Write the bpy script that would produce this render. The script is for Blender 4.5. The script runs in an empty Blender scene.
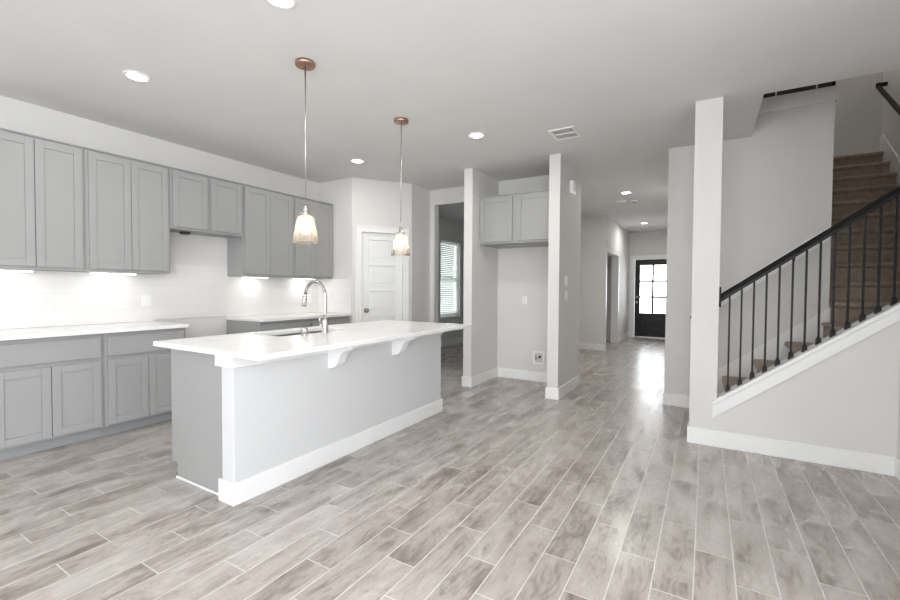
import bpy, bmesh, math, random
from mathutils import Vector, Matrix
random.seed(7)
S = bpy.context.scene
COL = S.collection

# ------------------------------------------------------------------ camera
cam_d = bpy.data.cameras.new('camera'); cam = bpy.data.objects.new('camera', cam_d); COL.objects.link(cam)
F_PX = 430.6
cam_d.sensor_width = 36.0; cam_d.sensor_fit = 'HORIZONTAL'; cam_d.lens = 36.0*F_PX/900.0
cam_d.clip_start = 0.05; cam_d.clip_end = 200
yaw, pit, rol = math.radians(30.707), math.radians(-1.479), math.radians(.3534)
fw = Vector((-math.sin(yaw)*math.cos(pit), math.cos(yaw)*math.cos(pit), math.sin(pit)))
r0 = Vector((math.cos(yaw), math.sin(yaw), 0)); u0 = r0.cross(fw)
rr = math.cos(rol)*r0 + math.sin(rol)*u0; uu = -math.sin(rol)*r0 + math.cos(rol)*u0
M4 = Matrix((rr, uu, -fw)).transposed().to_4x4(); M4.translation = Vector((0, 0, 1.236))
cam.matrix_world = M4
S.camera = cam

# ------------------------------------------------------------------ world, exposure, daylight
S.view_settings.view_transform = 'Standard'; S.view_settings.look = 'None'
S.view_settings.gamma = 1.0; S.view_settings.use_curve_mapping = False
S.view_settings.exposure = 0.34
W = bpy.data.worlds.new('sky'); S.world = W; W.use_nodes = True
WN = W.node_tree.nodes; WN['Background'].inputs[0].default_value = (0.93, 0.965, 1.0, 1); WN['Background'].inputs[1].default_value = 8.0

def area(name, loc, size, power, direction, color=(1, 1, 1), spread=None, shape='RECTANGLE'):
    d = bpy.data.lights.new(name, 'AREA'); d.shape = shape; d.size = size[0]
    if shape == 'RECTANGLE': d.size_y = size[1]
    d.energy = power; d.color = color
    if spread: d.spread = spread
    o = bpy.data.objects.new(name, d); COL.objects.link(o); o.location = loc
    o.rotation_euler = Vector(direction).to_track_quat('-Z', 'Y').to_euler()
    return o
def point(name, loc, power, radius=.05, color=(1, 1, 1)):
    d = bpy.data.lights.new(name, 'POINT'); d.energy = power; d.shadow_soft_size = radius; d.color = color
    o = bpy.data.objects.new(name, d); COL.objects.link(o); o.location = loc; return o

# daylight portals at the added rear and right openings, breakfast window and front door
def portal(name, loc, size, direction):
    o = area(name, loc, size, 1, direction); o.data.cycles.is_portal = True
portal('portal_entry', (-1.18, 12.33, 1.26), (.66, 1.3), (0, -1, 0))
portal('portal_breakfast', (-4.965, 8.12, 1.45), (.85, 1.65), (1, 0, 0))
portal('portal_rear', (-.55, -3.62, 1.4), (2.75, 2.25), (0, 1, 0))
portal('portal_side', (1.26, -.65, 1.35), (4.4, 2.2), (-1, 0, 0))

# ------------------------------------------------------------------ materials
def new_mat(name):
    m = bpy.data.materials.new(name); m.use_nodes = True
    nt = m.node_tree; return m, nt, nt.nodes['Principled BSDF']
def bump(nt, b, height_socket, strength, dist=.002):
    n = nt.nodes.new('ShaderNodeBump'); n.inputs['Strength'].default_value = strength; n.inputs['Distance'].default_value = dist
    nt.links.new(height_socket, n.inputs['Height']); nt.links.new(n.outputs[0], b.inputs['Normal']); return n
def objco(nt, scale=(1, 1, 1)):
    tc = nt.nodes.new('ShaderNodeTexCoord'); mp = nt.nodes.new('ShaderNodeMapping'); mp.inputs['Scale'].default_value = scale
    nt.links.new(tc.outputs['Object'], mp.inputs['Vector']); return mp.outputs[0]
def noise(nt, vec, scale, detail=3, rough=.5):
    n = nt.nodes.new('ShaderNodeTexNoise'); n.inputs['Scale'].default_value = scale; n.inputs['Detail'].default_value = detail
    n.inputs['Roughness'].default_value = rough; nt.links.new(vec, n.inputs['Vector']); return n.outputs['Fac']
def ramp(nt, fac, stops):
    r = nt.nodes.new('ShaderNodeValToRGB'); e = r.color_ramp.elements
    while len(e) < len(stops): e.new(.5)
    for i, (p, c) in enumerate(stops): e[i].position = p; e[i].color = (*c, 1)
    nt.links.new(fac, r.inputs[0]); return r.outputs[0]
def mathn(nt, op, a, b=None):
    n = nt.nodes.new('ShaderNodeMath'); n.operation = op
    for i, v in enumerate((a, b)):
        if v is None: continue
        if isinstance(v, (int, float)): n.inputs[i].default_value = v
        else: nt.links.new(v, n.inputs[i])
    return n.outputs[0]
def mixc(nt, fac, a, b):
    n = nt.nodes.new('ShaderNodeMix'); n.data_type = 'RGBA'
    if isinstance(fac, (int, float)): n.inputs[0].default_value = fac
    else: nt.links.new(fac, n.inputs[0])
    for k, v in ((6, a), (7, b)):
        if isinstance(v, tuple): n.inputs[k].default_value = (*v, 1)
        else: nt.links.new(v, n.inputs[k])
    return n.outputs[2]
def paint(name, col, rough=.6, texture=0.0, tscale=60, var=.02, spec=.5):
    m, nt, b = new_mat(name); v = objco(nt)
    f = noise(nt, v, 1.7, 2)
    c = ramp(nt, f, [(.3, tuple(x*(1-var) for x in col)), (.7, tuple(min(1, x*(1+var)) for x in col))])
    nt.links.new(c, b.inputs['Base Color']); b.inputs['Roughness'].default_value = rough
    b.inputs['Specular IOR Level'].default_value = spec
    if texture: bump(nt, b, noise(nt, v, tscale, 3), texture, .003)
    return m
def metal(name, col, rough):
    m, nt, b = new_mat(name); b.inputs['Metallic'].default_value = 1.0
    v = objco(nt, (1, 1, 40)); f = noise(nt, v, 30, 2)
    r = nt.nodes.new('ShaderNodeMapRange'); nt.links.new(f, r.inputs[0]); r.inputs[3].default_value = rough*.8; r.inputs[4].default_value = rough*1.2
    nt.links.new(r.outputs[0], b.inputs['Roughness']); b.inputs['Base Color'].default_value = (*col, 1); return m
def emit(name, col, strength):
    m, nt, b = new_mat(name); b.inputs['Base Color'].default_value = (.9, .9, .9, 1)
    b.inputs['Emission Color'].default_value = (*col, 1); b.inputs['Emission Strength'].default_value = strength; return m

WALL = paint('wall_paint_warm_grey', (.70, .688, .672), .75, .25, 55)
CEIL = paint('ceiling_paint', (.75, .745, .738), .85, .35, 45)
TRIM = paint('trim_white_semi_gloss', (.84, .84, .835), .35, var=.01)
ISLW = paint('island_wall_paint', (.64, .645, .65), .6, .15, 60, var=.01)
CABG = paint('cabinet_grey_paint', (.345, .345, .342), .42, .08, 120, var=.015)
TOEK = paint('cabinet_toe_kick_grey', (.33, .336, .343), .5, var=.02)
BLACK = paint('black_satin_metal', (.007, .0065, .0065), .45, var=.1, spec=.25)
BLKW = paint('black_painted_door', (.010, .010, .0095), .35, .1, 80, var=.1, spec=.3)
PLAS = paint('white_plastic', (.86, .86, .85), .3, var=.01)
DARK = paint('dark_slot', (.03, .03, .03), .6, var=.1)
CHROME = metal('brushed_chrome', (.62, .61, .60), .18)
STEEL = metal('stainless_steel', (.42, .42, .42), .32)
BRASS = metal('brushed_copper_bronze', (.46, .31, .22), .36)
KNOB = metal('aged_brass_knob', (.36, .31, .20), .3)
NICK = metal('satin_nickel', (.55, .53, .50), .3)
LENS = emit('recessed_lamp_lens', (1, .985, .96), 14)
UCL = emit('undercabinet_lamp_diffuser', (1, .98, .93), 3)
BULB = emit('warm_bulb', (1, .86, .66), 16)

def quartz():
    m, nt, b = new_mat('white_quartz'); v = objco(nt)
    c = ramp(nt, noise(nt, v, 9, 5, .6), [(.35, (.83, .82, .81)), (.62, (.88, .875, .87))])
    nt.links.new(c, b.inputs['Base Color']); b.inputs['Roughness'].default_value = .16; return m
QUARTZ = quartz()

def backsplash_mat():
    m, nt, b = new_mat('glossy_white_tile'); tc = nt.nodes.new('ShaderNodeTexCoord'); sp = nt.nodes.new('ShaderNodeSeparateXYZ'); cb = nt.nodes.new('ShaderNodeCombineXYZ')
    nt.links.new(tc.outputs['Object'], sp.inputs[0])
    s = mathn(nt, 'ADD', sp.outputs[0], sp.outputs[1]); nt.links.new(s, cb.inputs[0]); nt.links.new(sp.outputs[2], cb.inputs[1])
    br = nt.nodes.new('ShaderNodeTexBrick'); nt.links.new(cb.outputs[0], br.inputs['Vector'])
    br.inputs['Color1'].default_value = (.80, .79, .775, 1); br.inputs['Color2'].default_value = (.78, .77, .755, 1); br.inputs['Mortar'].default_value = (.71, .70, .685, 1)
    br.inputs['Scale'].default_value = 1; br.inputs['Mortar Size'].default_value = .0016; br.inputs['Mortar Smooth'].default_value = .2
    br.inputs['Brick Width'].default_value = .305; br.inputs['Row Height'].default_value = .0785; br.offset = .5
    nt.links.new(br.outputs['Color'], b.inputs['Base Color']); b.inputs['Roughness'].default_value = .15
    bump(nt, b, mathn(nt, 'SUBTRACT', noise(nt, objco(nt), 14, 2), br.outputs['Fac']), .2, .001); return m
SPLASH = backsplash_mat()

def floor_mat():
    m, nt, b = new_mat('wood_look_plank_tile'); L = nt.links
    tc = nt.nodes.new('ShaderNodeTexCoord'); sp = nt.nodes.new('ShaderNodeSeparateXYZ'); L.new(tc.outputs['Object'], sp.inputs[0])
    u = mathn(nt, 'DIVIDE', mathn(nt, 'ADD', sp.outputs[0], .0225), .1525)
    row = mathn(nt, 'FLOOR', u); fu = mathn(nt, 'FRACT', u)
    off = mathn(nt, 'MULTIPLY', mathn(nt, 'ADD', row, 1), .605/3)
    v = mathn(nt, 'DIVIDE', mathn(nt, 'ADD', mathn(nt, 'SUBTRACT', sp.outputs[1], 2.545), off), .605)
    til = mathn(nt, 'FLOOR', v); fv = mathn(nt, 'FRACT', v)
    cb = nt.nodes.new('ShaderNodeCombineXYZ'); L.new(row, cb.inputs[0]); L.new(til, cb.inputs[1])
    wn = nt.nodes.new('ShaderNodeTexWhiteNoise'); wn.noise_dimensions = '2D'; L.new(cb.outputs[0], wn.inputs['Vector'])
    ws = nt.nodes.new('ShaderNodeSeparateColor'); L.new(wn.outputs['Color'], ws.inputs[0])
    # grout mask
    du = mathn(nt, 'MULTIPLY', mathn(nt, 'MINIMUM', fu, mathn(nt, 'SUBTRACT', 1, fu)), .1525)
    dv = mathn(nt, 'MULTIPLY', mathn(nt, 'MINIMUM', fv, mathn(nt, 'SUBTRACT', 1, fv)), .605)
    d = mathn(nt, 'MINIMUM', du, dv)
    mr = nt.nodes.new('ShaderNodeMapRange'); L.new(d, mr.inputs[0]); mr.inputs[1].default_value = .0018; mr.inputs[2].default_value = .0030
    tilemask = mr.outputs[0]
    # wood grain per tile
    def coord(sx, sy, k):
        c = nt.nodes.new('ShaderNodeCombineXYZ')
        L.new(mathn(nt, 'ADD', mathn(nt, 'MULTIPLY', sp.outputs[0], sx), mathn(nt, 'MULTIPLY', ws.outputs[0], 37*k)), c.inputs[0])
        L.new(mathn(nt, 'ADD', mathn(nt, 'MULTIPLY', sp.outputs[1], sy), mathn(nt, 'MULTIPLY', ws.outputs[1], 53*k)), c.inputs[1])
        L.new(mathn(nt, 'MULTIPLY', ws.outputs[2], 9*k), c.inputs[2]); return c.outputs[0]
    cloud = noise(nt, coord(7, 2.6, 1), 1.0, 4, .6)
    streak = noise(nt, coord(48, 3.2, 1.7), 1.0, 4, .65)
    wob = noise(nt, coord(5, 1.8, 1.3), 1.0, 2, .5)
    rings = mathn(nt, 'SINE', mathn(nt, 'ADD', mathn(nt, 'MULTIPLY', wob, 95), mathn(nt, 'MULTIPLY', sp.outputs[0], 30)))
    fine = noise(nt, coord(170, 9, 1), 1.0, 4, .6)
    knot = noise(nt, coord(13, 5, 2), 1.0, 4, .7)
    g = mathn(nt, 'ADD', mathn(nt, 'MULTIPLY', cloud, .56), mathn(nt, 'MULTIPLY', fine, .14))
    g = mathn(nt, 'ADD', g, mathn(nt, 'MULTIPLY', streak, .22))
    g = mathn(nt, 'ADD', g, mathn(nt, 'MULTIPLY', rings, .024))
    g = mathn(nt, 'ADD', g, mathn(nt, 'MULTIPLY', mathn(nt, 'SUBTRACT', ws.outputs[2], .5), .09))
    g = mathn(nt, 'ADD', g, mathn(nt, 'MULTIPLY', mathn(nt, 'SUBTRACT', knot, .5), .30))
    km = nt.nodes.new('ShaderNodeMapRange'); L.new(noise(nt, coord(11, 6.5, 3.1), 1.0, 5, .75), km.inputs[0]); km.inputs[1].default_value = .60; km.inputs[2].default_value = .74; km.inputs[3].default_value = 0; km.inputs[4].default_value = .13
    g = mathn(nt, 'SUBTRACT', g, km.outputs[0])
    col = ramp(nt, g, [(.27, (.18, .150, .132)), (.38, (.30, .263, .238)), (.47, (.43, .388, .358)), (.60, (.53, .488, .458))])
    col = mixc(nt, tilemask, (.68, .65, .62), col)
    L.new(col, b.inputs['Base Color'])
    rg = nt.nodes.new('ShaderNodeMapRange'); L.new(g, rg.inputs[0]); rg.inputs[1].default_value = .2; rg.inputs[2].default_value = .7; rg.inputs[3].default_value = .34; rg.inputs[4].default_value = .22
    L.new(rg.outputs[0], b.inputs['Roughness'])
    h = mathn(nt, 'ADD', mathn(nt, 'MULTIPLY', tilemask, 1.0), mathn(nt, 'MULTIPLY', fine, .35))
    bump(nt, b, h, .35, .0012)
    return m
FLOOR = floor_mat()

def carpet_mat():
    m, nt, b = new_mat('brown_cut_pile_carpet'); v = objco(nt)
    f = mathn(nt, 'ADD', mathn(nt, 'MULTIPLY', noise(nt, v, 260, 3, .7), .6), mathn(nt, 'MULTIPLY', noise(nt, v, 22, 3, .6), .4))
    c = ramp(nt, f, [(.35, (.25, .195, .145)), (.62, (.47, .385, .31))])
    nt.links.new(c, b.inputs['Base Color']); b.inputs['Roughness'].default_value = .95; b.inputs['Specular IOR Level'].default_value = .1
    b.inputs['Sheen Weight'].default_value = .2; bump(nt, b, noise(nt, v, 420, 3, .8), .8, .006); return m
CARPET = carpet_mat()

def clear_glass(name, tint, rough=.02, body=.0, bodycol=(1, 1, 1)):
    m = bpy.data.materials.new(name); m.use_nodes = True; nt = m.node_tree; nt.nodes.remove(nt.nodes['Principled BSDF'])
    tr = nt.nodes.new('ShaderNodeBsdfTransparent'); tr.inputs[0].default_value = (*tint, 1)
    gl = nt.nodes.new('ShaderNodeBsdfGlossy'); gl.inputs['Roughness'].default_value = rough
    fr = nt.nodes.new('ShaderNodeFresnel'); fr.inputs[0].default_value = 1.45
    mx = nt.nodes.new('ShaderNodeMixShader'); nt.links.new(fr.outputs[0], mx.inputs[0]); nt.links.new(tr.outputs[0], mx.inputs[1]); nt.links.new(gl.outputs[0], mx.inputs[2])
    out = mx.outputs[0]
    if body:
        tl = nt.nodes.new('ShaderNodeBsdfTranslucent'); tl.inputs[0].default_value = (*bodycol, 1)
        m2 = nt.nodes.new('ShaderNodeMixShader'); m2.inputs[0].default_value = body
        nt.links.new(out, m2.inputs[1]); nt.links.new(tl.outputs[0], m2.inputs[2]); out = m2.outputs[0]
    nt.links.new(out, nt.nodes['Material Output'].inputs[0]); return m
GLASS = clear_glass('window_glass', (.97, .98, .98))
SHADE = clear_glass('pearly_amber_glass', (.985, .965, .94), .05, .12, (1.0, .92, .84))
def blind_mat():
    m = bpy.data.materials.new('translucent_white_blind'); m.use_nodes = True; nt = m.node_tree; b = nt.nodes['Principled BSDF']
    b.inputs['Base Color'].default_value = (.82, .83, .82, 1); b.inputs['Roughness'].default_value = .5
    tl = nt.nodes.new('ShaderNodeBsdfTranslucent'); tl.inputs[0].default_value = (.8, .82, .8, 1)
    mx = nt.nodes.new('ShaderNodeMixShader'); mx.inputs[0].default_value = .65
    nt.links.new(b.outputs[0], mx.inputs[1]); nt.links.new(tl.outputs[0], mx.inputs[2]); nt.links.new(mx.outputs[0], nt.nodes['Material Output'].inputs[0]); return m
BLIND = blind_mat()

# ------------------------------------------------------------------ mesh helpers
class MB:
    def __init__(s): s.bm = bmesh.new()
    def box(s, x0, x1, y0, y1, z0, z1):
        v = [s.bm.verts.new((x, y, z)) for z in (z0, z1) for y in (y0, y1) for x in (x0, x1)]
        for f in ((0, 2, 3, 1), (4, 5, 7, 6), (0, 1, 5, 4), (2, 6, 7, 3), (0, 4, 6, 2), (1, 3, 7, 5)): s.bm.faces.new([v[i] for i in f])
        return s
    def prism(s, pts, a, b, axis='Y', smooth=False):
        """polygon pts in the two other axes (XZ for Y, XY for Z, YZ for X), extruded from a to b"""
        def P(p, t):
            return {'Y': (p[0], t, p[1]), 'Z': (p[0], p[1], t), 'X': (t, p[0], p[1])}[axis]
        A = [s.bm.verts.new(P(p, a)) for p in pts]; B = [s.bm.verts.new(P(p, b)) for p in pts]; n = len(pts)
        s.bm.faces.new(A); s.bm.faces.new(B[::-1])
        for i in range(n):
            f = s.bm.faces.new((A[i], B[i], B[(i+1) % n], A[(i+1) % n])); f.smooth = smooth
        return s
    def tube(s, pts, r, n=12, cap=True):
        pts = [Vector(p) for p in pts]; rs = r if isinstance(r, (list, tuple)) else [r]*len(pts); rings = []
        up = None
        for i, p in enumerate(pts):
            t = (pts[min(i+1, len(pts)-1)] - pts[max(i-1, 0)]).normalized()
            if up is None: up = t.orthogonal().normalized()
            up = (up - t*up.dot(t)).normalized(); sd = t.cross(up)
            rings.append([s.bm.verts.new(p + rs[i]*(math.cos(a)*up + math.sin(a)*sd)) for a in (2*math.pi*k/n for k in range(n))])
        for a, b in zip(rings, rings[1:]):
            for k in range(n): f = s.bm.faces.new((a[k], a[(k+1) % n], b[(k+1) % n], b[k])); f.smooth = True
        if cap: s.bm.faces.new(rings[0][::-1]); s.bm.faces.new(rings[-1])
        return s
    def lathe(s, c, prof, n=28, close=False):
        """profile of (radius, z) revolved about the vertical through c"""
        rings = []
        for r, z in prof:
            if r < 1e-6: rings.append([s.bm.verts.new((c[0], c[1], c[2]+z))])
            else: rings.append([s.bm.verts.new((c[0]+r*math.cos(a), c[1]+r*math.sin(a), c[2]+z)) for a in (2*math.pi*k/n for k in range(n))])
        prs = list(zip(rings, rings[1:])) + ([(rings[-1], rings[0])] if close else [])
        for a, b in prs:
            for k in range(n):
                A = [a[k % len(a)], a[(k+1) % len(a)]] if len(a) > 1 else [a[0]]
                B = [b[(k+1) % len(b)], b[k % len(b)]] if len(b) > 1 else [b[0]]
                if len(A)+len(B) > 2:
                    f = s.bm.faces.new(A+B); f.smooth = True
        return s
    def xf(s, m): bmesh.ops.transform(s.bm, matrix=m, verts=s.bm.verts); return s
    def build(s, name, mat, parent=None, origin=None, bevel=0, seg=2, kind=None):
        off = Vector((0, 0, 0))
        if parent is not None:
            p = parent
            while p is not None: off += p.location; p = p.parent
        if origin is not None: off = off*0 + Vector(origin) if parent is None else off
        bmesh.ops.translate(s.bm, vec=-off, verts=s.bm.verts)
        bmesh.ops.recalc_face_normals(s.bm, faces=s.bm.faces)
        me = bpy.data.meshes.new(name); s.bm.to_mesh(me); s.bm.free(); me.materials.append(mat)
        o = bpy.data.objects.new(name, me); COL.objects.link(o)
        if parent is not None: o.parent = parent
        elif origin is not None: o.location = origin
        if bevel:
            b = o.modifiers.new('bevel', 'BEVEL'); b.width = bevel; b.segments = seg; b.limit_method = 'ANGLE'; b.angle_limit = math.radians(40)
        if kind: o['kind'] = kind
        return o
def tag(o, label, cat, group=None):
    o['label'] = label; o['category'] = cat
    if group: o['group'] = group
    return o
def thing(name, loc, label, cat, group=None):
    o = bpy.data.objects.new(name, None); o.empty_display_size = .1; COL.objects.link(o); o.location = loc
    return tag(o, label, cat, group)
def dup(root, loc, label, group=None):
    r = root.copy(); COL.objects.link(r); r.location = loc; r['label'] = label
    if group: r['group'] = group
    for ch in list(root.children):
        c = ch.copy(); COL.objects.link(c); c.parent = r
        for g in list(ch.children):
            d = g.copy(); COL.objects.link(d); d.parent = c
    return r
def struct(name, mb, mat, bevel=0): return mb.build(name, mat, kind='structure', bevel=bevel)

H = 2.74
XW = -4.81            # kitchen outer wall face
# ------------------------------------------------------------------ floor and ceiling
struct('floor', MB().box(-5.0, 2.05, -3.6, 12.5, -.12, 0), FLOOR)
c = MB(); c.box(-5.0, 1.24, -3.6, 4.085, H, 3.04); c.box(-5.0, .354, 4.085, 5.15, H, 3.04); c.box(-5.0, .354, 5.15, 12.5, H, 3.04); c.box(.354, .97, 5.27, 12.5, H, 3.04); c.box(1.24, 2.05, 3.9, 4.085, H, 3.04)
struct('ceiling', c, CEIL)
# upper storey over the stair
struct('ceiling_upper', MB().box(-1.1, 2.05, 3.96, 9.0, 5.5, 5.6), CEIL)

# ------------------------------------------------------------------ walls
w = MB(); wy0, wy1, wz0, wz1 = 7.70, 8.54, .63, 2.262
w.box(-5.0, XW, -3.6, wy0, 0, H); w.box(-5.0, XW, wy1, 10.1, 0, H); w.box(-5.0, XW, wy0, wy1, 0, wz0); w.box(-5.0, XW, wy0, wy1, wz1, H)
struct('wall_kitchen', w, WALL)
w = MB()                                             # rear wall behind the camera, two unseen openings added to let in daylight
xs = [(-1.7, -.55), (-.4, .8)]; px_ = -4.81
for a, b_ in xs:
    w.box(px_, a, -3.6, -3.5, 0, H); w.box(a, b_, -3.6, -3.5, 0, .3); w.box(a, b_, -3.6, -3.5, 2.5, H); px_ = b_
w.box(px_, 1.12, -3.6, -3.5, 0, H); struct('wall_rear', w, WALL)
w = MB(); py_ = -3.6                                   # right wall with two unseen openings added beside and behind the camera for daylight
for a, b_, zs, zt in ((-2.8, -.5, .3, 2.4), (.35, 1.52, 1.0, 2.2)):
    w.box(1.12, 1.24, py_, a, 0, H); w.box(1.12, 1.24, a, b_, zt, H); w.box(1.12, 1.24, a, b_, 0, zs); py_ = b_
w.box(1.12, 1.24, py_, 3.985, 0, H)
struct('wall_right', w, WALL)
# pantry: return wall, diagonal wall with door opening, side wall
ca, sa = math.cos(math.radians(55)), math.sin(math.radians(55))
P0 = Vector((-4.15, 4.37, 0)); PD = Vector((ca, sa, 0)); PN = Vector((-sa, ca, 0)); PL = .855
def pd(t, n=0.0): q = P0 + PD*t + PN*n; return (q.x, q.y)
T0, T1, PDH = .122, .735, 2.02
w = MB()
w.prism([(XW, 4.37), pd(0), pd(T0), pd(T0, .115), (-4.20, 4.485), (XW, 4.485)], 0, H, 'Z')
w.prism([pd(T1), pd(PL), (-3.66, 5.55), (-3.775, 5.55), (-3.775, 5.20), pd(T1, .115)], 0, H, 'Z')
w.prism([pd(T0), pd(T1), pd(T1, .115), pd(T0, .115)], PDH, H, 'Z')
struct('wall_pantry', w, WALL)
YB = 5.55
w = MB(); w.box(XW, -3.58, YB, YB+.12, 0, H); w.box(-3.58, -2.76, YB, YB+.12, 2.51, H); w.box(-2.76, -1.407, YB, YB+.12, 0, H)
w.box(-2.632, -2.515, 4.765, YB, 0, H); w.box(-1.532, -1.407, 4.742, YB, 0, H)
struct('wall_niche', w, WALL)
w = MB(); w.box(-2.88, -2.76, YB+.12, 9.1, 0, H); w.box(-5.0, -2.88, 10.0, 10.1, 0, H); w.box(-2.88, -2.76, 9.1, 10.1, 0, H)
struct('wall_breakfast', w, WALL)
w = MB(); w.box(-2.76, -1.76, 9.1, 9.22, 0, H); w.box(-1.90, -1.76, 10.6, 12.2, 0, H); w.box(-1.90, -1.76, 9.22, 10.6, 2.03, H)
w.box(-3.4, -2.88, 10.1, 10.22, 0, H); w.box(-3.4, -1.90, 10.9, 11.02, 0, H); w.box(-3.52, -3.4, 10.1, 11.02, 0, H)
struct('wall_hall_left', w, WALL)
DX0, DX1, DZ = -1.62, -.745, 2.035
w = MB(); w.box(-2.0, DX0, 12.2, 12.35, 0, H); w.box(DX1, -.25, 12.2, 12.35, 0, H); w.box(DX0, DX1, 12.2, 12.35, DZ, H)
struct('wall_entry', w, WALL)
struct('wall_hall_right', MB().box(-.366, -.246, 5.27, 12.2, 0, H), WALL)
# stair walls
w = MB(); w.box(-.366, .97, 5.15, 5.27, 0, H); w.box(.354, .97, 5.15, 5.27, H, 3.04); struct('wall_stair', w, WALL)
struct('wall_stair_inner', MB().box(.85, .97, 5.27, 7.8, 0, H), WALL)
w = MB(); w.box(1.945, 2.065, 3.96, 9.0, 0, 5.5); w.box(1.24, 1.945, 3.985, 4.085, 0, H); w.box(-1.1, 1.945, 3.96, 4.085, 3.04, 5.5)
w.box(-1.1, 1.945, 7.80, 7.92, 3.04, 5.5); w.box(.97, 1.945, 7.80, 7.92, 0, 3.04); w.box(-1.1, -1.0, 4.085, 7.8, 3.04, 5.5)
struct('wall_stair_outer', w, WALL)
# knee wall with the stair post: post full height, wall under the sloping cap
k0, ks = .318, .76
w = MB(); w.prism([(-.098, 0), (1.12, 0), (1.12, k0-.035+ks*1.12), (.09, k0-.035+ks*.09), (.09, H), (-.098, H)], 3.985, 4.10, 'Y')
struct('wall_stair_knee', w, WALL)

# ------------------------------------------------------------------ baseboards
BH, BT = .13, .013
def bb(name, segs):
    w = MB()
    for (x0, x1, y0, y1) in segs: w.box(x0, x1, y0, y1, 0, BH)
    return w.build(name, TRIM, kind='structure', bevel=.004)
bb('baseboard_stair_knee', [(-.111, 1.12, 3.972, 3.985), (-.111, -.098, 3.985, 4.113), (-.098, -.02, 4.10, 4.113)])
bb('baseboard_right', [(1.107, 1.12, -3.5, 3.972)])
bb('baseboard_hall_right', [(-.379, -.10, 5.137, 5.15), (-.379, -.366, 5.15, 12.2)])
bb('baseboard_niche_left', [(-2.645, -2.502, 4.752, 4.765), (-2.645, -2.632, 4.765, YB), (-2.515, -2.502, 4.765, YB)])
bb('baseboard_niche_back', [(-2.502, -1.545, YB-.013, YB)])
bb('baseboard_niche_right', [(-1.545, -1.394, 4.729, 4.742), (-1.545, -1.532, 4.742, YB-.013), (-1.407, -1.394, 4.742, YB+.133), (-2.76, -1.394, YB+.12, YB+.133)])
bb('baseboard_hall_left', [(-2.76, -1.747, 9.087, 9.1), (-1.76, -1.747, 10.70, 12.2), (-2.76, -2.747, YB+.133, 9.087)])
bb('baseboard_entry', [(-1.747, -1.72, 12.187, 12.2), (-.65, -.379, 12.187, 12.2)])
bb('baseboard_breakfast', [(XW, XW+.013, YB+.133, 10.0), (-2.893, -2.88, YB+.133, 10.0), (XW, -2.88, 9.987, 10.0), (XW, -3.60, YB+.12, YB+.133), (-3.66, -3.58, YB-.013, YB), (-3.66, -3.647, 5.10, YB-.013)])
bb('baseboard_kitchen', [(XW, XW+.013, -3.5, .88)])
bb('baseboard_rear', [(XW+.013, 1.107, -3.5, -3.487)])

# ------------------------------------------------------------------ windows and outer doors
wf = MB()
X0, X1 = -4.955, -4.905
wf.box(X0, X1, wy0, wy0+.05, wz0, wz1); wf.box(X0, X1, wy1-.05, wy1, wz0, wz1); wf.box(X0, X1, wy0, wy1, wz0, wz0+.06); wf.box(X0, X1, wy0, wy1, wz1-.05, wz1); wf.box(X0, X1, wy0, wy1, 1.42, 1.47)
win = wf.build('window_1', TRIM, kind='structure')
MB().box(-4.935, -4.93, wy0+.05, wy1-.05, wz0+.06, wz1-.05).build('window_pane', GLASS, win)
MB().box(-4.895, -4.785, wy0-.02, wy1+.02, wz0-.022, wz0-.001).build('window_sill', TRIM, win, bevel=.004)
bl = thing('window_blind', (-4.855, (wy0+wy1)/2, wz0+.03), 'white horizontal slat blind lowered in the window beyond the cased opening', 'blind')
MB().box(-4.885, -4.835, wy0+.01, wy1-.01, wz1-.05, wz1-.004).build('headrail', BLIND, bl, bevel=.003)
s = MB(); z = wz0+.075
while z < wz1-.06:
    s.prism([(-4.876, z+.013), (-4.875, z+.0145), (-4.841, z-.013), (-4.842, z-.0145)], wy0+.012, wy1-.012, 'Y'); z += .041
s.build('slats', BLIND, bl)
MB().box(-4.880, -4.838, wy0+.012, wy1-.012, wz0+.022, wz0+.042).build('bottom_rail', BLIND, bl, bevel=.003)
MB().tube([(-4.832, wy0+.55, wz1-.06), (-4.832, wy0+.55, 1.0)], .004, 6).build('tilt_wand', PLAS, bl)

# front door (black, six lites over two panels)
fd = MB()
DY0, DY1 = 12.235, 12.28
gl0, gl1, gz0, gz1 = -1.485, -.875, .64, 1.88
fd.box(DX0+.01, gl0, DY0, DY1, .02, DZ-.008); fd.box(gl1, DX1-.01, DY0, DY1, .02, DZ-.008)
fd.box(gl0, gl1, DY0, DY1, gz1, DZ-.008); fd.box(gl0, gl1, DY0, DY1, .53, gz0); fd.box(gl0, gl1, DY0, DY1, .02, .16)
fd.box(gl0, gl1, DY0, DY1, .325, .365)
fd.box(gl0, gl1, DY0+.014, DY1-.01, .16, .53)
fd.box(gl0+.05, gl1-.05, DY0+.004, DY0+.016, .20, .29); fd.box(gl0+.05, gl1-.05, DY0+.004, DY0+.016, .40, .495)
door = fd.build('door_1', BLKW, kind='structure', bevel=.004)
mu = MB(); mu.box(-1.204, -1.156, DY0+.006, DY1-.006, gz0, gz1)
for zz in (gz0+(gz1-gz0)/3, gz0+2*(gz1-gz0)/3): mu.box(gl0, gl1, DY0+.006, DY1-.006, zz-.023, zz+.023)
mu.build('muntins', BLKW, door)
MB().box(gl0, gl1, DY0+.022, DY0+.027, gz0, gz1).build('door_glass', GLASS, door)
MB().lathe((0, 0, 0), [(0, 0), (.028, 0), (.03, .012), (.012, .016), (.012, .035), (.028, .045), (.03, .062), (.018, .072), (0, .074)], 16).xf(Matrix.Translation((DX0+.072, DY0, .92)) @ Matrix.Rotation(math.pi/2, 4, 'X')).build('door_knob', NICK, door)
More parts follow.
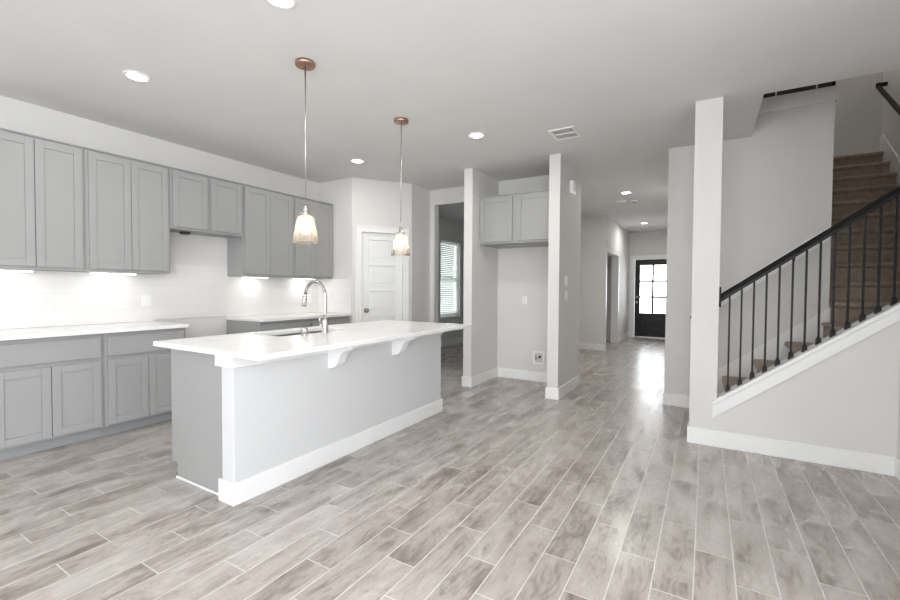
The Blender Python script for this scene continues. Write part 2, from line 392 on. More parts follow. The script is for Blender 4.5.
MB().lathe((0, 0, 0), [(0, 0), (.03, 0), (.03, .014), (0, .018)], 16).xf(Matrix.Translation((DX0+.072, DY0, 1.055)) @ Matrix.Rotation(math.pi/2, 4, 'X')).build('deadbolt', NICK, door)
cs = MB(); cs.box(DX0-.10, DX0, 12.182, 12.2, 0, DZ); cs.box(DX1, DX1+.10, 12.182, 12.2, 0, DZ); cs.box(DX0-.10, DX1+.10, 12.182, 12.2, DZ, DZ+.10)
cs.box(DX0-.0, DX0+.008, 12.2, 12.235, .0, DZ); cs.box(DX1-.008, DX1, 12.2, 12.235, 0, DZ); cs.box(DX0, DX1, 12.2, 12.235, DZ-.008, DZ)
cs.build('trim_1', TRIM, kind='structure', bevel=.003)
MB().box(DX0+.008, DX1-.008, 12.17, 12.34, .001, .018).build('trim_2', NICK, kind='structure')
# hall side opening casing (white jamb)
cs = MB(); cs.box(-1.905, -1.745, 10.585, 10.6, 0, 2.03); cs.box(-1.905, -1.745, 9.22, 9.235, 0, 2.03); cs.box(-1.905, -1.745, 9.235, 10.585, 2.015, 2.03)
cs.box(-1.76, -1.745, 10.6, 10.69, 0, 2.10); cs.box(-1.76, -1.745, 9.14, 9.22, 0, 2.10); cs.box(-1.76, -1.745, 9.22, 10.6, 2.03, 2.10)
cs.build('trim_3', TRIM, kind='structure', bevel=.002)

# pantry door: local frame along the diagonal (x along wall, y into pantry, z up)
PM = Matrix(((ca, -sa, 0, P0.x), (sa, ca, 0, P0.y), (0, 0, 1, 0), (0, 0, 0, 1)))
dm = MB(); a, b_ = T0+.012, T1-.012
st = .105
dm.box(a, a+st, .03, .065, .01, PDH-.01); dm.box(b_-st, b_, .03, .065, .01, PDH-.01)
npan = 5; rail = .095; z0 = .01; zz = [z0]
ph = (PDH-.02-.20-.10-rail*(npan-1))/npan
cur = z0; dm.box(a+st, b_-st, .03, .065, cur, cur+.20); cur += .20
pan = []
for i in range(npan):
    pan.append((cur, cur+ph)); cur += ph
    r_ = rail if i < npan-1 else (PDH-.01-cur)
    dm.box(a+st, b_-st, .03, .065, cur, cur+r_); cur += r_
for p0, p1 in pan:
    dm.box(a+st, b_-st, .040, .060, p0, p1)
    m_ = .028
    dm.box(a+st+m_, b_-st-m_, .034, .045, p0+m_, p1-m_)
dm.xf(PM); pdoor = dm.build('door_2', TRIM, kind='structure', bevel=.005)
MB().lathe((0, 0, 0), [(0, 0), (.03, 0), (.03, .008), (.012, .012), (.011, .035), (.026, .043), (.03, .058), (.02, .07), (0, .072)], 18).xf(PM @ Matrix.Translation((a+.065, .03, .93)) @ Matrix.Rotation(math.pi/2, 4, 'X')).build('door_knob', KNOB, pdoor)
cs = MB(); cw = .075
for u0_, u1_, z0_, z1_ in ((T0-cw, T0+.012, 0, PDH), (T1-.012, T1+cw, 0, PDH), (T0-cw, T1+cw, PDH-.008, PDH+cw)):
    cs.box(u0_, u1_, -.014, -.001, z0_, z1_); 
for u0_, u1_, z0_, z1_ in ((T0-cw, T0-cw+.022, 0, PDH+.05), (T1+cw-.022, T1+cw, 0, PDH+.05), (T0-cw, T1+cw, PDH+cw-.022, PDH+cw)):
    cs.box(u0_, u1_, -.021, -.012, z0_, z1_)
cs.box(T0, T0+.011, -.001, .11, 0, PDH); cs.box(T1-.011, T1, -.001, .11, 0, PDH); cs.box(T0, T1, -.001, .11, PDH-.009, PDH)
cs.xf(PM); cs.build('trim_4', TRIM, kind='structure', bevel=.003)

# ------------------------------------------------------------------ cabinets
def shaker(M, w_, h_, fr=.055, t=.02, rec=.007):
    """shaker door in a local frame: x width, z height, front at y=0 (towards -y), thickness t"""
    m = MB(); m.box(0, fr, 0, t, 0, h_); m.box(w_-fr, w_, 0, t, 0, h_); m.box(fr, w_-fr, 0, t, 0, fr); m.box(fr, w_-fr, 0, t, h_-fr, h_)
    m.box(fr, w_-fr, rec, t-.002, fr, h_-fr); m.xf(M); return m
def kitchen_M(y, z, xfront):        # door facing +X, width along +Y
    return Matrix(((0, -1, 0, xfront), (1, 0, 0, y), (0, 0, 1, z), (0, 0, 0, 1)))
UF, UC = -4.49, -4.511
def upper(y0, y1, z0, z1, label, group):
    t = thing('upper_cabinet', (XW, (y0+y1)/2, z0), label, 'cabinet', group)
    g = .0008
    m = MB(); m.box(XW+.002, UC, y0+g, y1-g, z0, z1-.012)
    m.build('cabinet_body', CABG, t, bevel=.0015)
    MB().box(XW+.002, UC+.014, y0+g, y1-g, z1-.0115, z1).build('top_molding', CABG, t, bevel=.002)
    wd = (y1-y0-.044-.004)/2
    hood = z0 > 1.6
    if hood: wd = (y1-y0-.046-.036)/2
    shaker(kitchen_M(y0+.022, z0+.022, UF), wd, z1-z0-.022-.030).build('door', CABG, t, bevel=.0025)
    shaker(kitchen_M(y1-.022-wd, z0+.022, UF), wd, z1-z0-.022-.030).build('door', CABG, t, bevel=.0025)
    return t
GU = 'grey shaker upper cabinets on the kitchen wall'
UZ0, UZ1 = 1.368, 2.407
upper(.925, 1.562, UZ0, UZ1, 'tall grey shaker upper cabinet at the left edge of the photo, first in the row', GU)
upper(1.562, 2.232, UZ0, UZ1, 'tall grey shaker upper cabinet directly left of the short pair over the range gap', GU)
upper(2.232, 2.998, 1.812, UZ1, 'short grey two-door upper cabinet over the range gap in the counter', GU)
upper(2.998, 3.690, UZ0, UZ1, 'tall grey shaker upper cabinet directly right of the short pair over the range gap', GU)
upper(3.690, 4.362, UZ0, UZ1, 'tall grey shaker upper cabinet behind the nearer pendant, last before the pantry wall', GU)
MB().lathe((-4.68, 2.46, 1.792), [(0, 0), (.05, 0), (.05, .019), (0, .019)], 16).build('duct_cap', DARK)
tag(bpy.data.objects['duct_cap'], 'small dark duct cover under the short upper cabinet over the range gap', 'vent')


CF = -4.20
def base(y0, y1, label, group):
    t = thing('base_cabinet', (XW, (y0+y1)/2, 0), label, 'cabinet', group); g = .0008
    m = MB(); m.box(XW+.002, CF, y0+g, y1-g, .09, .859); m.build('cabinet_body', CABG, t, bevel=.0015)
    MB().box(XW+.02, -4.272, y0+g, y1-g, .001, .09).build('toe_kick', TOEK, t)
    wd = (y1-y0-.044-.004)/2
    for yy in (y0+.022, y1-.022-wd):
        shaker(kitchen_M(yy, .108, CF+.021), wd, .528).build('door', CABG, t, bevel=.0025)
    MB().box(CF, CF+.021, y0+.022, y1-.022, .668, .826).build('drawer_front', CABG, t, bevel=.003)
    return t
GB = 'grey shaker base cabinets along the kitchen wall'
base(.90, 1.562, 'grey base cabinet with wide drawer at the left edge of the photo', GB)
base(1.562, 2.205, 'grey base cabinet with wide drawer directly left of the range gap, beside the island end', GB)
base(2.985, 3.690, 'grey base cabinet directly right of the range gap, mostly hidden by the island top', GB)
base(3.690, 4.366, 'grey base cabinet beneath the far end of the wall counter beside the pantry wall', GB)
m = MB().box(XW+.002, -4.152, .885, 2.212, .861, .891); tag(m.build('countertop', QUARTZ, origin=(-4.48, 1.55, .861), bevel=.003), 'white quartz countertop on the base cabinets left of the range gap', 'countertop')
m = MB().box(XW+.002, -4.152, 2.978, 4.367, .861, .891); tag(m.build('countertop', QUARTZ, origin=(-4.48, 3.67, .861), bevel=.003), 'white quartz countertop on the base cabinets right of the range gap, behind the faucet', 'countertop')
m = MB(); m.box(XW+.001, XW+.011, .885, 2.212, .893, 1.366); m.box(XW+.001, XW+.011, 2.234, 2.996, .905, 1.478); m.box(XW+.001, XW+.011, 2.212, 2.234, .893, 1.366)
m.box(XW+.001, XW+.011, 2.996, 4.368, .893, 1.366); m.box(XW+.011, -4.155, 4.358, 4.369, .893, 1.366)
m.build('wall_backsplash', SPLASH, kind='structure')

# under cabinet lamps
def ucl(y0, y1, label, power=.4):
    t = thing('undercabinet_lamp', (-4.69, (y0+y1)/2, 1.36), label, 'lamp', 'strip lamps under the upper cabinets')
    MB().box(-4.73, -4.65, y0, y1, 1.358, 1.3675).build('housing', PLAS, t, bevel=.002)
    MB().box(-4.725, -4.655, y0+.006, y1-.006, 1.350, 1.3578).build('diffuser', UCL, t, bevel=.003)
    area('undercabinet_light', (-4.69, (y0+y1)/2, 1.345), (.05, y1-y0-.03), power, (-.12, 0, -1), (1, .975, .93))
ucl(.95, 1.275, 'lit strip lamp under the first upper cabinet at the left edge', .28)
ucl(1.655, 2.005, 'lit strip lamp under the tall upper cabinet left of the range gap', .28)
ucl(3.12, 3.44, 'lit strip lamp under the tall upper cabinet right of the range gap')
ucl(3.86, 4.18, 'lit strip lamp under the last upper cabinet beside the pantry wall')

# niche cabinet above the fridge space
t = thing('upper_cabinet', (-2.02, 5.25, 1.80), 'grey two-door cabinet high in the refrigerator niche between the two posts', 'cabinet')
MB().box(-2.513, -1.534, 4.952, 5.548, 1.803, 2.395).build('cabinet_body', CABG, t, bevel=.0015)
MB().box(-2.513, -1.534, 4.938, 5.548, 2.395, 2.408).build('top_molding', CABG, t, bevel=.002)
for x0 in (-2.487, -1.995):
    shaker(Matrix.Translation((x0, 4.931, 1.828)), .432, .548).build('door', CABG, t, bevel=.0025)

# ------------------------------------------------------------------ island
IX0, IX1, IY0, IY1 = -2.392, -2.278, 1.453, 3.664
t = thing('kitchen_island', (-2.6, 2.55, 0), 'long white island with a grey cabinet end panel and panelled white front', 'island')
m = MB(); m.box(IX0, IX1, IY0, IY1, 0, .859); m.build('front_wall', ISLW, t, bevel=.003)
m = MB(); BTI = .014
m.box(IX0-.02, IX1+BTI, IY0-BTI, IY0, 0, BH); m.box(IX1, IX1+BTI, IY0, IY1, 0, BH); m.box(IX0-.02, IX1+BTI, IY1, IY1+BTI, 0, BH)
m.build('baseboard', TRIM, t, bevel=.004)
m = MB(); m.box(IX0-.045, IX1+BTI, IY0-BTI, IY0+.001, .783, .859); m.box(IX1-.001, IX1+BTI, IY0, IY1, .783, .859); m.box(IX0-.02, IX1+BTI, IY1, IY1+BTI, .783, .859)
m.build('top_trim', TRIM, t, bevel=.003)
m = MB(); CY0, CY1 = 1.478, 3.655
m.prism([(-2.992, .10), (-2.992, .859), (IX0-.001, .859), (IX0-.001, .002), (-2.925, .002), (-2.925, .10)], CY0, CY0+.018, 'Y')
m.prism([(-2.992, .10), (-2.992, .859), (IX0-.001, .859), (IX0-.001, .002), (-2.925, .002), (-2.925, .10)], CY1-.018, CY1, 'Y')
m.box(-2.992, -2.97, CY0+.018, CY1-.018, .10, .859); m.box(-2.925, -2.91, CY0+.018, CY1-.018, .002, .10); m.box(-2.97, IX0-.001, CY0+.018, CY1-.018, .10, .118)
m.build('cabinet_body', CABG, t, bevel=.0015)
MB().box(-2.93, IX0-.025, CY0-.010, CY0-.0005, .001, .016).build('shoe_molding', TRIM, t, bevel=.004)
n_ = 4; wd = (CY1-CY0-.03)/n_
for i in range(n_):
    Mx = Matrix(((0, 1, 0, -3.012), (-1, 0, 0, CY0+.018+(i+1)*wd), (0, 0, 1, .115), (0, 0, 0, 1)))
    shaker(Mx, wd-.006, .725).build('door', CABG, t, bevel=.0025)
def corbel(y):
    x0 = IX1+.0; z1 = .859
    pr = [(x0, z1), (x0+.235, z1), (x0+.238, z1-.018), (x0+.232, z1-.032), (x0+.21, z1-.043), (x0+.175, z1-.052), (x0+.145, z1-.066), (x0+.122, z1-.088), (x0+.107, z1-.115), (x0+.095, z1-.142), (x0+.078, z1-.164), (x0+.05, z1-.180), (x0+.022, z1-.187), (x0, z1-.187)]
    return MB().prism(pr, y, y+.075, 'Y').build('corbel', TRIM, t, bevel=.004)
corbel(2.155); corbel(2.872)

def slab_hole(x0, x1, y0, y1, hx0, hx1, hy0, hy1, z0, z1):
    m = MB(); X = [x0, hx0, hx1, x1]; Y = [y0, hy0, hy1, y1]; bm = m.bm
    V = {(i, j, k): bm.verts.new((X[i], Y[j], (z0, z1)[k])) for i in range(4) for j in range(4) for k in range(2)}
    for i in range(3):
        for j in range(3):
            if (i, j) == (1, 1): continue
            for k in (0, 1): bm.faces.new([V[i, j, k], V[i+1, j, k], V[i+1, j+1, k], V[i, j+1, k]])
    for i in range(3):
        for j in (0, 3): bm.faces.new([V[i, j, 0], V[i+1, j, 0], V[i+1, j, 1], V[i, j, 1]]); bm.faces.new([V[j, i, 0], V[j, i+1, 0], V[j, i+1, 1], V[j, i, 1]])
    for j in (1, 2):
        bm.faces.new([V[1, j, 0], V[2, j, 0], V[2, j, 1], V[1, j, 1]]); bm.faces.new([V[j, 1, 0], V[j, 2, 0], V[j, 2, 1], V[j, 1, 1]])
    return m
SX0, SX1, SY0, SY1 = -2.925, -2.585, 2.0, 2.68
tag(slab_hole(-3.02, -1.96, 1.385, 3.705, SX0, SX1, SY0, SY1, .860, .891).build('island_countertop', QUARTZ, origin=(-2.5, 2.57, .86), bevel=.003), 'white quartz countertop with overhang on the kitchen island', 'countertop')
t = thing('sink', (-2.755, 2.34, .86), 'undermount stainless steel sink set in the island top', 'sink')
m = MB(); e = .012
m.box(SX0-e, SX0, SY0-e, SY1+e, .66, .859); m.box(SX1, SX1+e, SY0-e, SY1+e, .66, .859); m.box(SX0, SX1, SY0-e, SY0, .66, .859); m.box(SX0, SX1, SY1, SY1+e, .66, .859); m.box(SX0-e, SX1+e, SY0-e, SY1+e, .645, .66)
m.build('basin', STEEL, t, bevel=.004)
MB().lathe((-2.755, 2.34, .6601), [(0, .0), (.045, .0), (.045, .004), (.03, .002), (0, .001)], 20).build('drain', CHROME, t)

# faucet
fx, fy = -2.512, 2.35
t = thing('faucet', (fx, fy, .891), 'tall chrome gooseneck pull-down faucet standing behind the sink on the island', 'faucet')
MB().lathe((fx, fy, .8915), [(0, 0), (.027, 0), (.027, .006), (.024, .012), (.023, .085), (.019, .10), (.0165, .12), (0, .12)], 24).build('base', CHROME, t)
pts = [(fx, fy, 1.0)] + [(fx, fy, 1.0+.18*k/4) for k in range(1, 5)]
R_ = .108; cx_ = fx-R_
for k in range(1, 13):
    a_ = math.pi*k/13.5; pts.append((cx_+R_*math.cos(a_), fy, 1.18+R_*math.sin(a_)))
ex = pts[-1]; pts.append((ex[0]-.008, fy, ex[2]-.03))
MB().tube(pts, .0125, 14).build('spout', CHROME, t)
ex = pts[-1]
MB().tube([(ex[0], fy, ex[2]), (ex[0]-.006, fy, ex[2]-.03), (ex[0]-.016, fy, ex[2]-.085), (ex[0]-.018, fy, ex[2]-.095)], [.0135, .0165, .019, .0175], 16).build('spray_head', CHROME, t)
MB().tube([(fx, fy-.018, .955), (fx-.003, fy-.05, .956)], .010, 12).build('handle_hub', CHROME, t)
MB().tube([(fx-.003, fy-.043, .955), (fx-.004, fy-.047, .99), (fx-.004, fy-.05, 1.045)], [.006, .0055, .0045], 10).build('handle', CHROME, t)
t = thing('air_gap_cap', (-2.515, 2.155, .891), 'short brushed metal air gap cylinder on the island top left of the faucet', 'sink fitting')
MB().lathe((-2.515, 2.155, .8915), [(0, 0), (.026, 0), (.026, .004), (.0215, .006), (.0215, .016), (0, .016)], 20).build('base', NICK, t)
MB().lathe((-2.515, 2.155, .8915), [(0, .0165), (.0235, .0165), (.0235, .052), (.02, .056), (0, .056)], 20).build('cap', CHROME, t)

# ------------------------------------------------------------------ pendants
def pendant(x, y, label):
    t = thing('pendant_light', (x, y, H), label, 'pendant lamp', 'pendant lights over the island')
    MB().lathe((x, y, H), [(0, -.001), (.064, -.001), (.066, -.012), (.064, -.024), (.058, -.026), (0, -.026)], 32).build('canopy', BRASS, t)
    MB().tube([(x, y, H-.026), (x, y, 1.83)], .0042, 10).build('rod', NICK, t)
    MB().lathe((x, y, 0), [(0, 1.79), (.010, 1.79), (.016, 1.782), (.018, 1.775), (.018, 1.742), (.036, 1.738), (.036, 1.7245), (.016, 1.7215), (.016, 1.69), (0, 1.69)], 20).build('socket', NICK, t)
    m = MB(); outer = [(.019, 1.7225), (.046, 1.719), (.053, 1.712), (.060, 1.68), (.076, 1.60), (.086, 1.548), (.089, 1.536)]
    inner = [(r-.003, z-.001) for r, z in outer][::-1]
    m.lathe((x, y, 0), outer+inner, 40, close=True); m.build('glass_shade', SHADE, t)
    MB().lathe((x, y, 0), [(0, 1.6895), (.012, 1.688), (.014, 1.675), (.024, 1.65), (.027, 1.632), (.022, 1.610), (.012, 1.600), (0, 1.597)], 20).build('bulb', BULB, t)
    point('pendant_glow', (x, y, 1.64), 6, .03, (1, .84, .64))
pendant(-2.325, 2.005, 'nearer glass cone pendant on a thin rod hanging over the island near the sink')
pendant(-2.365, 3.11, 'farther glass pendant hanging in front of the white pantry door')

# ------------------------------------------------------------------ recessed lamps, ceiling vents
def can(x, y, label, power=8, proto=[]):
    g = 'round recessed ceiling lamps'
    if proto: dup(proto[0], (x, y, H), label, g)
    else:
        t = thing('recessed_lamp', (x, y, H), label, 'ceiling lamp', g); proto.append(t)
        MB().lathe((x, y, H), [(.062, -.001), (.086, -.001), (.086, -.004), (.076, -.008), (.062, -.008)], 36, close=True).build('trim_ring', PLAS, t)
        MB().lathe((x, y, H), [(0, -.001), (.0615, -.001), (.0615, -.006), (0, -.006)], 32).build('lens', LENS, t)
    area('recessed_light', (x, y, H-.012), (.11, .11), power, (0, 0, -1), (1, .975, .94), shape='DISK')
can(-3.516, 1.53, 'lit recessed ceiling lamp above the left end of the kitchen, nearest the upper cabinets', 4)
can(-1.927, 1.50, 'lit recessed ceiling lamp cut by the top edge of the photo')
can(-3.562, 3.841, 'lit recessed ceiling lamp between the two pendants, above the pantry corner', 5)
can(-1.954, 3.778, 'lit recessed ceiling lamp in front of the refrigerator niche')
can(-1.088, 7.132, 'lit recessed ceiling lamp in the hallway, nearer of the two', 17)
can(-1.221, 10.557, 'lit recessed ceiling lamp in the hallway closest to the front door', 8)

def vent(x0, x1, y0, y1, label, dark_half=False):
    t = thing('ceiling_vent', ((x0+x1)/2, (y0+y1)/2, H), label, 'vent'); e = .028
    m = MB(); m.box(x0, x1, y0, y0+e, H-.012, H-.001); m.box(x0, x1, y1-e, y1, H-.012, H-.001); m.box(x0, x0+e, y0+e, y1-e, H-.012, H-.001); m.box(x1-e, x1, y0+e, y1-e, H-.012, H-.001)
    ym = (y0+y1)/2; m.box(x0+e, x1-e, ym-.008, ym+.008, H-.011, H-.001)
    m.build('frame', PLAS, t, bevel=.003)
    m = MB(); yy = y0+e+.008
    while yy < y1-e-.008:
        if abs(yy-ym) > .012: m.prism([(yy-.006, H-.0095), (yy-.004, H-.0105), (yy+.007, H-.003), (yy+.005, H-.002)], x0+e, x1-e, 'X')
        yy += .017
    m.build('louvers', PLAS, t)
    MB().box(x0+e, x1-e, y0+e, y1-e, H-.0018, H-.0008).build('backing', paint('vent_grey', (.35, .35, .35), .7), t)
vent(-1.315, -1.065, 4.0, 4.30, 'white square supply air vent in the ceiling beside the right niche post')
t = thing('smoke_alarm', (-1.10, 7.80, H), 'small round white smoke alarm with a dark centre on the hallway ceiling', 'smoke alarm')
MB().lathe((-1.06, 7.80, H), [(0, -.001), (.065, -.001), (.063, -.02), (.05, -.03), (0, -.032)], 28).build('housing', PLAS, t)
MB().lathe((-1.06, 7.80, H), [(0, -.0325), (.03, -.0325), (.028, -.036), (0, -.036)], 20).build('sensor', DARK, t)
t = thing('ceiling_plate', (-1.27, 7.75, H), 'flat white oval ceiling plate beside the smoke alarm in the hallway', 'ceiling plate')
MB().lathe((-1.27, 7.75, H), [(0, -.001), (.09, -.001), (.086, -.012), (.06, -.016), (0, -.016)], 28).build('plate', PLAS, t)

# ------------------------------------------------------------------ wall devices
def plate(name, c, nrm, label, cat, group=None, w_=.072, h_=.115, kind='outlet'):
    """c = centre on wall surface, nrm = 'X+' or 'Y-' """
    t = thing(name, c, label, cat, group)
    def bx(u0, u1, z0, z1, d0, d1):
        if nrm == 'X+': return MB().box(c[0]+d0, c[0]+d1, c[1]+u0, c[1]+u1, c[2]+z0, c[2]+z1)
        if nrm == 'X-': return MB().box(c[0]-d1, c[0]-d0, c[1]+u0, c[1]+u1, c[2]+z0, c[2]+z1)
        return MB().box(c[0]+u0, c[0]+u1, c[1]-d1, c[1]-d0, c[2]+z0, c[2]+z1)
    bx(-w_/2, w_/2, -h_/2, h_/2, .0005, .006).build('cover_plate', PLAS, t, bevel=.002)
    if kind == 'outlet':
        for s_ in (-1, 1):
            r = bx(-.016, .016, s_*.024-.014, s_*.024+.014, .006, .008).build('receptacle', PLAS, t, bevel=.001)
            for q in (-.006, .006): bx(q-.001, q+.001, s_*.024-.004, s_*.024+.005, .008, .0085).build('slot', DARK, r)
    else:
        n = max(1, round(w_/.072))
        for i in range(n):
            u = (i-(n-1)/2)*.046
            bx(u-.016, u+.016, -.033, .033, .006, .009).build('rocker', PLAS, t, bevel=.001)
    return t
GO = 'white wall outlets on the kitchen backsplash'
plate('wall_outlet', (XW+.011, 1.345, 1.095), 'X+', 'white outlet on the backsplash at the left, under the first upper cabinet', 'outlet', GO)
plate('wall_outlet', (XW+.011, 2.145, 1.10), 'X+', 'white outlet plate on the backsplash just left of the range gap', 'outlet', GO, w_=.09, kind='switch')
plate('wall_outlet', (XW+.011, 4.20, 1.09), 'X+', 'white outlet on the backsplash behind the faucet near the pantry wall', 'outlet', GO)
plate('wall_outlet', (-2.115, YB, 1.09), 'Y-', 'white outlet at mid height on the back wall of the refrigerator niche', 'outlet')
plate('light_switch', (-1.407, 5.02, 1.34), 'X+', 'upper of two white switch plates on the hall side of the right niche post', 'switch', w_=.118, kind='switch')
plate('light_switch', (-1.407, 5.03, 1.165), 'X+', 'lower of two white switch plates on the hall side of the right niche post', 'switch', w_=.118, kind='switch')
# door chime box
t = thing('door_chime', (-1.407, 5.17, 2.45), 'white door chime box high on the hall side of the right niche post', 'door chime')
MB().box(-1.4065, -1.402, 5.105, 5.235, 2.36, 2.53).build('back_plate', PLAS, t, bevel=.002)
MB().box(-1.402, -1.358, 5.11, 5.23, 2.365, 2.525).build('cover', PLAS, t, bevel=.012)
# recessed refrigerator water valve box
t = thing('water_valve_box', (-1.905, YB, .32), 'white water supply box with small valve low on the niche back wall', 'valve box')
m = MB(); vx0, vx1, vz0, vz1 = -1.985, -1.825, .235, .405; yb = YB-.0005
m.box(vx0, vx0+.022, yb-.012, yb, vz0, vz1); m.box(vx1-.022, vx1, yb-.012, yb, vz0, vz1); m.box(vx0+.022, vx1-.022, yb-.012, yb, vz0, vz0+.022); m.box(vx0+.022, vx1-.022, yb-.012, yb, vz1-.022, vz1)
m.build('frame', PLAS, t, bevel=.002)
MB().box(vx0+.022, vx1-.022, yb-.003, yb, vz0+.022, vz1-.022).build('back_panel', paint('box_interior', (.6, .6, .6), .5), t)
MB().tube([(-1.89, yb-.004, .335), (-1.89, yb-.03, .335)], .015, 12).build('valve', DARK, t)
MB().tube([(-1.94, yb-.004, .30), (-1.94, yb-.02, .30), (-1.94, yb-.022, .35)], .007, 10).build('pipe', STEEL, t)

# ------------------------------------------------------------------ stair
RISE = .19
st = thing('staircase', (.9, 4.6, 0), 'brown carpeted stair rising right to a landing, then turning up away between white walls', 'staircase')
def step(x0, x1, y0, y1, z0, z1, nose, axis):
    r = .025; d = .044
    # rounded carpet nosing profile in (run, z)
    a = x0 if axis == 'X' else y0; b = x1 if axis == 'X' else y1
    pr = [(b, z0), (b, z1), (a-d+r, z1)] + [(a-d+r-r*math.sin(k*math.pi/6), z1-r+r*math.cos(k*math.pi/6)) for k in range(1, 6)] + [(a-d+r, z1-2*r), (a, z1-2*r-.006), (a, z0)]
    m = MB()
    if axis == 'X': m.prism(pr, y0, y1, 'Y')
    else: m.prism(pr, x0, x1, 'X')
    return m.build('step', CARPET, st)
YL0, YL1 = 4.101, 5.128
for k in range(1, 5):
    step(-.05+.2475*(k-1), -.05+.2475*k, YL0, YL1, max(0.002, RISE*(k-1)), RISE*k, 1, 'X')
# landing
m = MB(); lx = .94
pr = [(1.93, .70), (1.93, .95), (lx-.012, .95), (lx-.024, .944), (lx-.028, .934), (lx-.024, .924), (lx-.012, .918), (lx, .912), (lx, .70)]
m.prism(pr, YL0, YL1+.02, 'Y'); m.build('landing', CARPET, st)
UX0, UX1 = .985, 1.925
for k in range(1, 12):
    y0 = 5.15+.25*(k-1); y1 = min(y0+.25, 7.79)
    step(UX0, UX1, y0, y1 if k < 11 else 7.79, .95+RISE*(k-1) if k > 1 else .951, .95+RISE*k, 1, 'Y')
# skirt boards
m = MB()
m.prism([(-.09, .0), (.93, .0), (.93, 1.035), (.90, 1.035), (-.09, .268)], 5.130, 5.149, 'Y')
m.build('skirt_board', TRIM, st, bevel=.002)
m = MB(); m.box(.93, .969, 5.130, 5.149, .951, 1.075); m.build('skirt_board', TRIM, st)
m = MB(); m.prism([(5.0, .951), (5.15, .951), (7.79, .951+.76*2.64), (7.79, 3.27), (7.70, 3.27), (5.15, 1.20), (5.05, 1.16), (5.0, 1.08)], 1.926, 1.944, 'X'); m.build('skirt_board', TRIM, st)
m = MB(); m.prism([(5.16, .951), (7.79, .951+.76*2.64), (7.79, 3.13), (5.16, 1.08)], .971, .984, 'X'); m.build('skirt_board', TRIM, st)
# trim board round the upper floor edge
m = MB(); m.box(.354, .985, 5.126, 5.149, 2.955, 3.085); m.box(.971, .985, 5.149, 5.28, 2.955, 3.085)
m.build('trim_5', TRIM, kind='structure', bevel=.003)
struct('trim_6', MB().box(.354, .97, 5.151, 5.25, 3.041, 3.083), TRIM)
# sloping cap and fascia on the knee wall
def sl(x): return k0 + ks*x
m = MB(); m.prism([(.058, sl(.058)), (1.118, sl(1.118)), (1.118, sl(1.118)-.034), (.058, sl(.058)-.034)], 3.957, 4.128, 'Y'); m.build('trim_7', TRIM, kind='structure', bevel=.004)
m = MB(); m.prism([(.060, sl(.06)-.036), (1.118, sl(1.118)-.036), (1.118, .178+.784*1.118), (.060, .178+.784*.06)], 3.966, 3.9845, 'Y'); m.build('trim_8', TRIM, kind='structure', bevel=.002)

# guard railing on the knee wall
rl = thing('stair_railing', (.09, 4.04, .39), 'black iron stair railing with plain balusters on the sloping white cap', 'railing')
def rz(x): return 1.180 + .735*(x-.117)                 # centre line of the rail
prof = [(-.031, -.030), (-.031, -.006), (-.026, .006), (-.030, .014), (-.024, .026), (-.012, .034), (.012, .034), (.024, .026), (.030, .014), (.026, .006), (.031, -.006), (.031, -.030)]
m = MB(); xa, xb = .104, 1.118
A = [m.bm.verts.new((xa, 4.04+p[0], rz(xa)+p[1]+.008)) for p in prof]; B = [m.bm.verts.new((xb, 4.04+p[0], rz(xb)+p[1]+.008)) for p in prof]
m.bm.faces.new(A); m.bm.faces.new(B[::-1])
for i in range(len(prof)): m.bm.faces.new((A[i], B[i], B[(i+1) % len(prof)], A[(i+1) % len(prof)]))
m.build('handrail', BLACK, rl, bevel=.002)
MB().box(.0905, .105, 3.995, 4.085, 1.105, 1.265).build('rosette', BLACK, rl, bevel=.004)
for i in range(13):
    x = .163 + .0777*i; zb = sl(x)+.003; hw = .0062
    b0 = MB().box(x-hw, x+hw, 4.04-hw, 4.04+hw, zb, rz(x)-.012).build('baluster', BLACK, rl)
    s_ = MB(); q = .016; s0 = sl(x-q)+.0006; s1 = sl(x+q)+.0006
    v = [s_.bm.verts.new(p) for p in ((x-q, 4.04-q, s0), (x+q, 4.04-q, s1), (x+q, 4.04+q, s1), (x-q, 4.04+q, s0))]
    q2 = .014; v2 = [s_.bm.verts.new(p) for p in ((x-q2, 4.04-q2, zb+.028), (x+q2, 4.04-q2, zb+.032), (x+q2, 4.04+q2, zb+.032), (x-q2, 4.04+q2, zb+.028))]
    q3 = .0085; v3 = [s_.bm.verts.new(p) for p in ((x-q3, 4.04-q3, zb+.046), (x+q3, 4.04-q3, zb+.046), (x+q3, 4.04+q3, zb+.046), (x-q3, 4.04+q3, zb+.046))]
    s_.bm.faces.new(v[::-1]); s_.bm.faces.new(v3)
    for a_, b_ in ((v, v2), (v2, v3)):
        for j in range(4): s_.bm.faces.new((a_[j], a_[(j+1) % 4], b_[(j+1) % 4], b_[j]))
    s_.build('shoe', BLACK, b0)

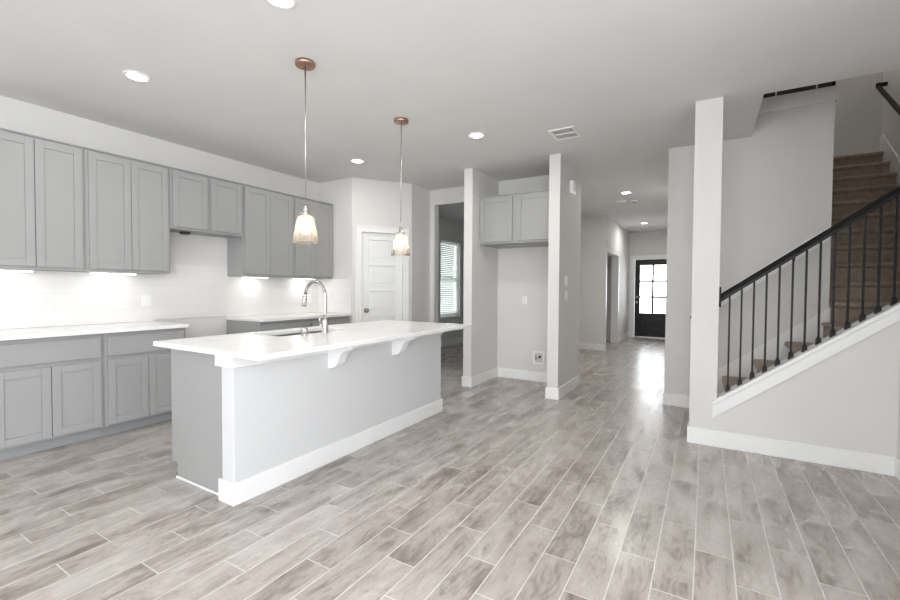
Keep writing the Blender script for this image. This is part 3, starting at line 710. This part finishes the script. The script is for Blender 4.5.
# wall handrail on its white backing board, on the stair wall
hr = thing('wall_handrail', (.5, 5.14, 1.35), 'black handrail on a sloping white backing board on the stair wall, behind the balusters', 'handrail')
def wz(x): return 1.217 + .764*(x-.148)
m = MB(); m.prism([(-.09, wz(-.09)), (.965, wz(.965)), (.965, wz(.965)-.135), (-.09, wz(-.09)-.135)], 5.130, 5.149, 'Y'); m.build('backing_board', TRIM, hr, bevel=.003)
MB().tube([(-.125, 5.065, wz(-.125)-.06), (.95, 5.065, wz(.95)-.06)], .019, 14).build('rail', BLACK, hr)
for x in (-.02, .70):
    MB().tube([(x, 5.129, wz(x)-.12), (x, 5.085, wz(x)-.125), (x, 5.066, wz(x)-.105), (x, 5.065, wz(x)-.078)], .0065, 8).build('bracket', BLACK, hr)
# handrail on the outer wall of the upper flight
hu = thing('wall_handrail', (1.86, 6.8, 3.0), 'black wall handrail sloping down along the upper stair flight, top right corner', 'handrail')
def uz(y): return 3.89 - .76*(7.65-y)
MB().box(1.838, 1.876, 7.612, 7.650, 3.862-.0, 3.915).build('rail_end', BLACK, hu)
m = MB(); m.prism([(7.65, uz(7.65)-.026), (7.65, uz(7.65)+.026), (5.3, uz(5.3)+.026), (5.3, uz(5.3)-.026)], 1.838, 1.876, 'X'); m.build('rail', BLACK, hu, bevel=.006)
MB().box(1.876, 1.9445, 7.618, 7.648, 3.868, 3.912).build('wall_return', BLACK, hu)
for y in (6.2, 5.5): MB().tube([(1.857, y, uz(y)-.028), (1.90, y, uz(y)-.075), (1.944, y, uz(y)-.075)], .008, 8).build('bracket', BLACK, hu)

# upper floor guard railing seen over the floor edge
gr = thing('landing_railing', (.66, 5.2, 3.085), 'dark upper-floor railing just above the trim board over the stair wall', 'railing')
MB().box(.356, .945, 5.153, 5.20, 3.0845, 3.15).build('bottom_rail', paint('dark_grey_rail', (.05, .048, .046), .6), gr)
for x in (.54, .84): MB().box(x-.006, x+.006, 5.1505, 5.202, 3.0843, 3.155).build('rail_joint', TRIM, gr)
MB().box(.356, .945, 5.175, 5.215, 3.98, 4.03).build('top_rail', BLACK, gr, bevel=.006)
for i in range(7): MB().box(.40+.08*i-.007, .40+.08*i+.007, 5.188, 5.202, 3.12, 3.98).build('baluster', BLACK, gr)
MB().box(.915, .975, 5.165, 5.225, 3.0845, 4.12).build('newel_post', BLACK, gr, bevel=.004)

# ------------------------------------------------------------------ added fill light for the upper storey, no fixture there
point('upper_hall_fill', (.9, 7.2, 5.3), 13, .12, (1, .95, .88))
